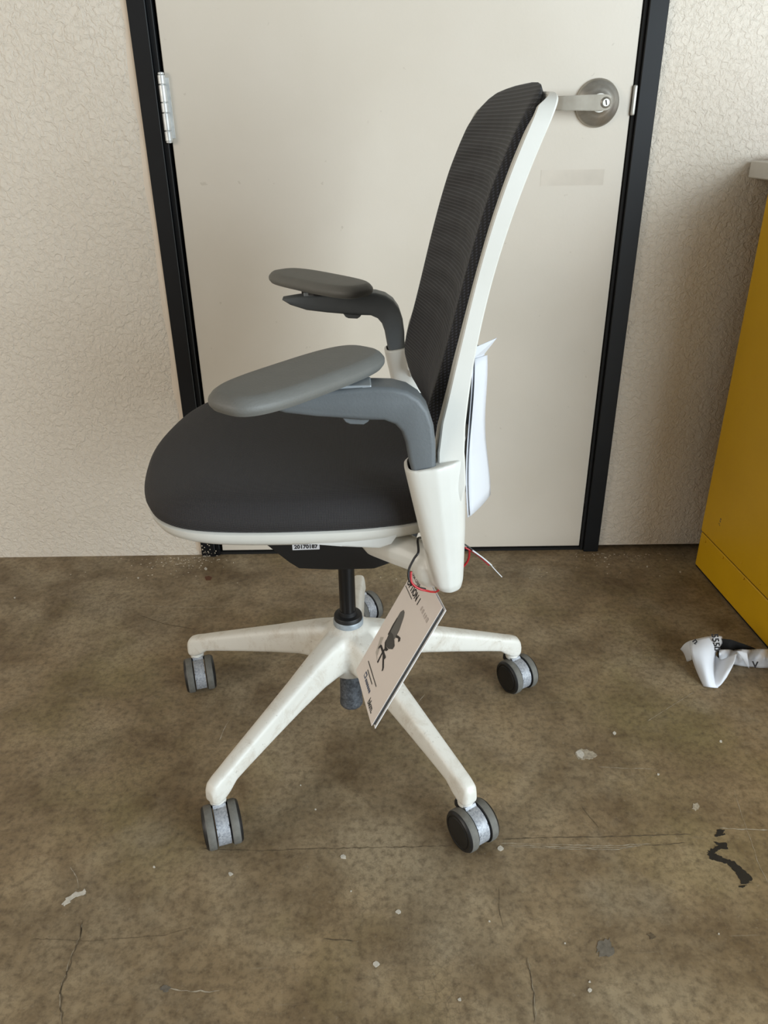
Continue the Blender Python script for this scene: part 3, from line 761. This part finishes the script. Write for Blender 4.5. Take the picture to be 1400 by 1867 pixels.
# --- rear spine and lumbar pad
bm = bmesh.new()
slab(bm, [(.02, .41), (.10, .405), (.16, .42), (.192, .46), (.203, .52), (.205, .60), (.204, .70), (.194, .70), (.193, .60), (.188, .53), (.175, .485), (.14, .46), (.02, .47)], -0.032, 0.032, 0.006, 2)
sharp(obj('back_spine', bm, 'white_plastic', chair, True), 40)
bm = bmesh.new()
rs = []
for k in range(11):
    t = -1 + 0.2 * k; w_ = math.sqrt(max(0.02, 1 - t * t))
    rs.append([V((.176 + .015 * w_ * math.cos(a), .085 * t, .557 + .042 * w_ * math.sin(a))) for a in [2 * math.pi * j / 20 for j in range(20)]])
loft(bm, rs); obj('lumbar_pad', bm, 'lumbar_navy', chair, True)
for s in (-1, 1):
    bm = bmesh.new(); tube(bm, [(.150, s * .225, .60), (.155, s * .17, .585), (.164, s * .10, .575), (.188, s * .03, .575)], .009, 10); obj('cross_strut', bm, 'white_plastic', chair, True)

# --- armrests
ARM = [(-0.098, .7155), (-0.07, .7195), (0.0, .7235), (0.045, .7255), (.066, .7245), (.083, .7195), (.0965, .710), (.1065, .696), (.1125, .678), (.1155, .655), (.116, .63), (.125, .588),
       (.0965, .588), (.0845, .632), (.080, .658), (.0755, .671), (.068, .680), (.056, .6855), (.03, .688), (-.02, .692), (-.056, .697), (-.084, .7065)]
for s in (-1, 1):
    bm = bmesh.new(); slab(bm, ARM, s * 0.2675 - 0.0212, s * 0.2675 + 0.0212, 0.0085, 4)
    arm = obj('armrest', bm, 'grey_plastic', chair, True); sharp(arm, 60)
    bm = bmesh.new()
    slab(bm, [(0.007, .690), (0.0115, .6835), (0.0165, .681), (0.032, .680), (0.037, .683), (0.042, .690)], s * 0.2675 - 0.016, s * 0.2675 + 0.016, 0.001, 1)
    obj('release_button', bm, 'grey_plastic', arm)
    bm = bmesh.new(); box(bm, (-0.06, s * 0.2675 - 0.017, .7205), (0.042, s * 0.2675 + 0.017, .7270), 0.0015, 2); obj('pad_plate', bm, 'clear_plate', arm)
    bm = bmesh.new(); lathe(bm, [(0.03, .7225), (0.03, .7275)], 24, Matrix.Translation((-0.035, s * 0.275, 0))); obj('pad_swivel', bm, 'black_plastic', arm)
    # pad splayed outwards at the front
    an = math.radians(50); f_ = V((-math.cos(an), s * math.sin(an), 0)); g_ = V((-f_.y, f_.x, 0))
    cc = V((-0.034, s * 0.284, 0))
    def pring(sc, z, hl=0.121, hw=0.046):
        r = []
        for k in range(64):
            t = 2 * math.pi * k / 64; ca, sa = math.cos(t), math.sin(t)
            x = math.copysign(abs(ca) ** 0.62, ca) * (hl - (1 - sc) * hw); y = math.copysign(abs(sa) ** 0.62, sa) * hw * sc
            r.append(cc + f_ * x + g_ * y + V((0, 0, z)))
        return r
    bm = bmesh.new()
    z0 = 0.7262
    loft(bm, [pring(.70, z0), pring(.92, z0 + .003), pring(.99, z0 + .0075), pring(1.0, z0 + .0095), pring(1.0, z0 + .0125), pring(.985, z0 + .0145), pring(.90, z0 + .0195), pring(.82, z0 + .0220), pring(.76, z0 + .0226), pring(.4, z0 + .0226)])
    pd = obj('arm_pad', bm, 'pad_grey', arm, True); sharp(pd, 26)

# ------------------------------------------------------------------ wire looped through the arm bracket
wl = empty('wire_loop', wor(.13, -.262, .452))
def wpt(u, v, z): return wor(u, v, z) - wl.location
def wire(name, mat, pts, rad=0.0016): 
    bm = bmesh.new(); tube(bm, spline([wpt(*p) for p in pts], 8), rad, 8); return obj(name, bm, mat, wl, True)
LOOP = [(.0965, -.284, .510), (.091, -.288, .503), (.084, -.292, .489), (.0845, -.296, .476), (.093, -.297, .467), (.105, -.293, .460)]
wire('black_wire', 'wire_black', [(.106, -.226, .498), (.0985, -.252, .510)] + LOOP)
wire('red_wire', 'wire_red', [(u + .0026, v - .001, z - .002) for u, v, z in LOOP[2:]] + [(.116, -.278, .446), (.126, -.252, .431), (.146, -.226, .434), (.168, -.222, .455), (.170, -.228, .478)], 0.0015)
wire('red_wire', 'wire_red', [(.162, -.238, .488), (.178, -.236, .476), (.196, -.236, .458)], 0.0012)
wire('black_wire', 'wire_black', [(.1595, -.240, .495), (.176, -.238, .481), (.190, -.238, .468)], 0.0011)
wire('white_wire', 'wire_tip', [(.172, -.240, .484), (.186, -.239, .472), (.199, -.238, .459)], 0.0011)
wire('bare_tip', 'wire_tip', [(.198, -.238, .460), (.203, -.238, .453), (.214, -.238, .440)], 0.0007)
tag(wl, 'black and red wire looped around the foot of the white arm bracket', 'wire')

# ------------------------------------------------------------------ laminated hang tag on the wire
TL, TR, BR, BL = V((.051, .972, .414)), V((.076, .840, .422)), V((-.023, .811, .250)), V((-.048, .942, .242))
tx = (TR - TL).normalized(); ty = (TL - BL).normalized(); tn = tx.cross(ty).normalized(); ty = tn.cross(tx)
TW, TH = (TR - TL).length, (TL - BL).length
tg = empty('hang_tag', (TL + TR + BR + BL) / 4)
TM = Matrix((tx, ty, tn)).transposed().to_4x4()
tg.rotation_euler = TM.to_euler()
tag(tg, 'laminated product tag with a printed chair picture hanging from the red wire', 'tag')
def bend(x, y, z): return V((x, y, z + 0.004 * (y / TH) - 0.03 * (x * x + 0.3 * y * y)))
def sheet(name, z, th, w_, h_, mat, dx=0, dy=0):
    bm = bmesh.new(); n = 8; T_, B_ = [], []
    for j in range(n + 1):
        T_.append([bm.verts.new(bend(dx - w_ / 2 + w_ * i / n, dy - h_ / 2 + h_ * j / n, z)) for i in range(n + 1)])
        B_.append([bm.verts.new(bend(dx - w_ / 2 + w_ * i / n, dy - h_ / 2 + h_ * j / n, z - th)) for i in range(n + 1)])
    for j in range(n):
        for i in range(n):
            bm.faces.new((T_[j][i], T_[j][i + 1], T_[j + 1][i + 1], T_[j + 1][i])); bm.faces.new((B_[j][i], B_[j + 1][i], B_[j + 1][i + 1], B_[j][i + 1]))
    for a, b in ((T_[0], B_[0]), (T_[n], B_[n])):
        for i in range(n): bm.faces.new((a[i], b[i], b[i + 1], a[i + 1]))
    for c in (0, n):
        for j in range(n): bm.faces.new((T_[j][c], T_[j + 1][c], B_[j + 1][c], B_[j][c]))
    return obj(name, bm, mat, tg, True)
fs = sheet('front_card', 0.0, 0.0005, TW, TH, 'card_print'); sharp(fs, 30)
b1 = sheet('back_card', -0.0055, 0.0008, TW, TH, 'card_edge', 0.002, -0.001); sharp(b1, 30)
b2 = sheet('filler', -0.0012, 0.0040, TW - 0.006, TH - 0.006, 'ink_mid', 0.001, -0.001); sharp(b2, 30)
def pt(name, body, size, mat, x, y, bold=0.0, align='CENTER'):
    me = text_mesh(body, size, bold, align)
    for v in me.vertices: v.co = bend(v.co.x + x, v.co.y + y, 0.0003 + v.co.z)
    me.materials.clear(); return link(me, name, mat, fs)
def pp(name, pts, mat, z=0.0003):
    bm = bmesh.new(); bm.faces.new([bm.verts.new(bend(x * TW - TW / 2, y * TH - TH / 2, z)) for x, y in pts]); return obj(name, bm, mat, fs)
X_ = lambda x: (x - .5) * TW
Y_ = lambda y: (y - .5) * TH
pt('lettering', 'TASK CHAIR', 0.0078, 'ink_mid', X_(0.02), Y_(0.905), 0, 'LEFT')
pt('lettering', 'OPTION 1', 0.0150, 'ink_dark', X_(0.02), Y_(0.84), 0.0004, 'LEFT')
def dashes(name, x0, x1, y, hgt, mat, pitch=0.012, fill=0.7, seed=1):
    """rows of print too small to read"""
    rg = random.Random(seed); bm = bmesh.new(); x = x0
    while x < x1:
        w_ = pitch * rg.uniform(0.6, 1.3)
        q = [(x, y - hgt * rg.uniform(.4, .5)), (min(x1, x + w_ * fill), y - hgt / 2), (min(x1, x + w_ * fill), y + hgt / 2), (x, y + hgt * rg.uniform(.3, .5))]
        bm.faces.new([bm.verts.new(bend(X_(a), Y_(b), 0.0004)) for a, b in q]); x += w_
    return obj(name, bm, mat, fs)
dashes('small_print', 0.03, 0.33, .795, .008, 'ink_mid')
dashes('pale_print', 0.62, 0.90, .84, .035, 'ink_pale', 0.07, 0.55, 3)
dashes('small_print', 0.17, 0.65, .165, .011, 'ink_mid', 0.016, .8, 4)
dashes('small_print', 0.27, 0.54, .130, .011, 'ink_mid', 0.016, .8, 5)
pp('logo', [(.255, .070), (.33, .070), (.33, .112), (.255, .112)], 'ink_blue'); pp('logo_centre', [(.271, .080), (.314, .080), (.314, .102), (.271, .102)], 'card_print', 0.0005)
dashes('logo_word', 0.35, 0.60, .080, .026, 'ink_blue', 0.034, .72, 6)
pt('lettering', 'bkm.', 0.0135, 'ink_mid', X_(0.76), Y_(0.048), 0.0004)
# printed picture of an office chair
pp('print_shade', [(.13, .37), (.20, .40), (.24, .34), (.30, .27), (.40, .25), (.22, .27)], 'ink_shadow', 0.0002)
pp('print_back', [(.26, .47), (.25, .56), (.25, .65), (.29, .685), (.34, .685), (.38, .66), (.42, .61), (.45, .57), (.46, .50), (.42, .475)], 'ink_grey')
pp('print_side', [(.26, .45), (.245, .53), (.25, .60), (.27, .60), (.275, .53), (.29, .46)], 'ink_dark', 0.0004)
pp('print_seat', [(.28, .46), (.30, .49), (.38, .50), (.47, .49), (.54, .475), (.54, .445), (.46, .41), (.37, .395), (.30, .415)], 'ink_mid', 0.0005)
pp('print_arm', [(.45, .53), (.50, .545), (.56, .555), (.59, .54), (.57, .52), (.53, .535), (.47, .515)], 'ink_dark', 0.0006)
pp('print_mechanism', [(.29, .42), (.37, .392), (.46, .405), (.43, .375), (.37, .37), (.30, .395)], 'ink_dark', 0.0006)
for a, b in (((.39, .385), (.37, .34)), ((.37, .345), (.25, .345)), ((.25, .345), (.235, .315)), ((.37, .345), (.39, .26)), ((.37, .345), (.50, .345)), ((.40, .345), (.58, .29)), ((.39, .275), (.39, .255)), ((.57, .295), (.59, .275))):
    d = V((b[0] - a[0], b[1] - a[1], 0)).normalized(); nx, ny = -d.y * .013, d.x * .010
    pp('print_leg', [(a[0] + nx, a[1] + ny), (b[0] + nx, b[1] + ny), (b[0] - nx, b[1] - ny), (a[0] - nx, a[1] - ny)], 'ink_dark', 0.0007)

# ------------------------------------------------------------------ white leaflet hanging behind the back
lf = empty('leaflet', wor(.205, -.065, .46))
tag(lf, 'creased white paper leaflet hanging behind the chair back', 'leaflet')
def lp(a, z, off=0.0):
    """a: 0 at the near edge, 1 at the far edge"""
    near = V((.187 + .004 * math.sin(z * 21), -.100 + (z - .46) * .22, z)); far = V((.226 - (z - .46) * .075 + .003 * math.sin(z * 30), -.027 - (z - .46) * .02, z))
    p = near.lerp(far, a); p.x += 0.005 * math.sin(a * math.pi) * math.sin(z * 26 + 1) + off
    return wor(*p) - lf.location
def lsheet(name, off, z0, z1, skew=0.0):
    bm = bmesh.new(); g = []
    for j in range(15):
        z = z0 + (z1 - z0) * j / 14
        g.append([bm.verts.new(lp(i / 6, z + skew * (i / 6) * (1 - j / 14), off)) for i in range(7)])
    for j in range(14):
        for i in range(6): bm.faces.new((g[j][i], g[j][i + 1], g[j + 1][i + 1], g[j + 1][i]))
    o = obj(name, bm, 'paper_white', lf, True); md = o.modifiers.new('t', 'SOLIDIFY'); md.thickness = 0.0006; return o
lsheet('front_page', 0.0, .460, .690); lsheet('rear_page', 0.004, .462, .688)
bm = bmesh.new()
q = [lp(0.05, .688), lp(1.0, .690), lp(1.0, .690) + V((.016, -.004, .024)), lp(0.05, .688) + V((.002, 0, .016))]
vs = [bm.verts.new(p) for p in q]; bm.faces.new(vs)
o = obj('turned_corner', bm, 'paper_white', lf); md = o.modifiers.new('t', 'SOLIDIFY'); md.thickness = 0.0006
def lprint(a0, a1, z, hgt, seed):
    rg = random.Random(seed); bm = bmesh.new(); a = a0
    e = (lp(1, z) - lp(0, z)).normalized(); nn = V((e.y, -e.x, 0)) * 0.0012
    while a < a1:
        st = rg.uniform(.02, .045)
        bm.faces.new([bm.verts.new(p + nn) for p in (lp(a, z), lp(min(a1, a + st * .75), z), lp(min(a1, a + st * .75), z + hgt), lp(a, z + hgt * rg.uniform(.6, 1)))]); a += st
    obj('small_print', bm, 'ink_grey', lf)
for a0, a1, z, hgt in ((.62, .97, .603, .009), (.45, .85, .580, .003), (.68, .92, .572, .0022), (.68, .90, .565, .0022), (.68, .90, .558, .0022)): lprint(a0, a1, z, hgt, int(z * 1000))

# ------------------------------------------------------------------ crumpled paper and black scrap on the floor
pw = onz(1305, 1225, 0); pc = empty('crumpled_paper', pw)
tag(pc, 'crumpled white paper with black handwriting lying by the yellow cabinet', 'paper')
def psheet(name, rows, mat='paper_white', sub=2):
    bm = bmesh.new(); g = [[bm.verts.new(onz(*p) - pw) for p in r] for r in rows]
    for a, b in zip(g, g[1:]):
        for i in range(len(a) - 1): bm.faces.new((a[i], a[i + 1], b[i + 1], b[i]))
    o = obj(name, bm, mat, pc, True)
    sd = o.modifiers.new('s', 'SUBSURF'); sd.levels = sd.render_levels = sub
    sd.boundary_smooth = 'PRESERVE_CORNERS'
    md = o.modifiers.new('t', 'SOLIDIFY'); md.thickness = 0.0004; return o
psheet('paper_fold', [[(1258, 1168, .055), (1280, 1162, .064), (1303, 1158, .062), (1316, 1160, .052)],
                      [(1257, 1184, .052), (1280, 1180, .062), (1302, 1177, .058), (1320, 1172, .040)],
                      [(1262, 1203, .036), (1282, 1204, .046), (1297, 1202, .042), (1303, 1190, .030)],
                      [(1270, 1226, .016), (1287, 1228, .030), (1298, 1226, .022), (1303, 1208, .016)],
                      [(1282, 1251, .001), (1292, 1253, .005), (1302, 1254, .003), (1309, 1254, .001)]])
psheet('paper_fold', [[(1303, 1190, .030), (1312, 1206, .022), (1326, 1198, .040), (1343, 1190, .048)],
                      [(1300, 1212, .014), (1313, 1214, .024), (1328, 1209, .040), (1341, 1204, .044)],
                      [(1299, 1228, .014), (1312, 1230, .022), (1324, 1226, .032), (1332, 1222, .034)],
                      [(1302, 1254, .002), (1309, 1254, .001), (1317, 1246, .010), (1325, 1235, .018)]])
psheet('paper_fold', [[(1258, 1168, .055), (1247, 1173, .045), (1240, 1184, .030)], [(1258, 1188, .042), (1252, 1190, .034), (1247, 1190, .022)], [(1261, 1203, .030), (1257, 1205, .014), (1252, 1207, .002)]])
rows = []
for j in range(6):
    r = []
    for i in range(10):
        x = 1311 + 95 * i / 9; y = 1184 + (35 - 8 * (1 - i / 9)) * j / 5 + random.uniform(-1.5, 1.5)
        zz = 0.046 * (1 - (j / 5) ** 2) * (0.75 + 0.35 * math.sin(i * 1.9 + j * 0.8)) + random.uniform(-.004, .004)
        r.append((x, y, max(0.001, zz)))
    rows.append(r)
psheet('paper_fold', rows, sub=1)
psheet('paper_fold', [[(1343, 1187, .056), (1352, 1187, .058), (1362, 1190, .054)], [(1352, 1198, .048), (1358, 1199, .048), (1364, 1204, .040)], [(1364, 1217, .016), (1365, 1218, .014), (1366, 1219, .012)]])
def ink(body, p, q, size, lift=0.004):
    a = onz(*p); b = onz(*q); x = (b - a).normalized(); n = (CAM - a).normalized()
    text_on('handwriting', body, size, 'ink_dark', (a + b) / 2 + n * lift - pw, x, n, pc, 0.0006)
ink('5550', (1303, 1162, .06), (1306, 1180, .055), 0.017)
ink('n.', (1266, 1167, .06), (1272, 1174, .058), 0.016)
ink('V', (1371, 1212, .022), (1382, 1213, .022), 0.017, 0.012)
bm = bmesh.new()
vs = []
for px, py, z in [(1313, 1164, .050), (1332, 1166, .052), (1356, 1174, .040), (1382, 1184, .020), (1376, 1189, .012), (1345, 1187, .020), (1312, 1184, .026)]: vs.append(bm.verts.new(onz(px, py, z)))
f = bm.faces.new(vs); r = bmesh.ops.extrude_face_region(bm, geom=[f])
for g in r['geom']:
    if isinstance(g, bmesh.types.BMVert): g.co.z = max(0.0, g.co.z - 0.03)
o = obj('plastic_scrap', bm, 'black_plastic'); sharp(o)
tag(o, 'flat black plastic scrap lying behind the crumpled white paper', 'scrap')
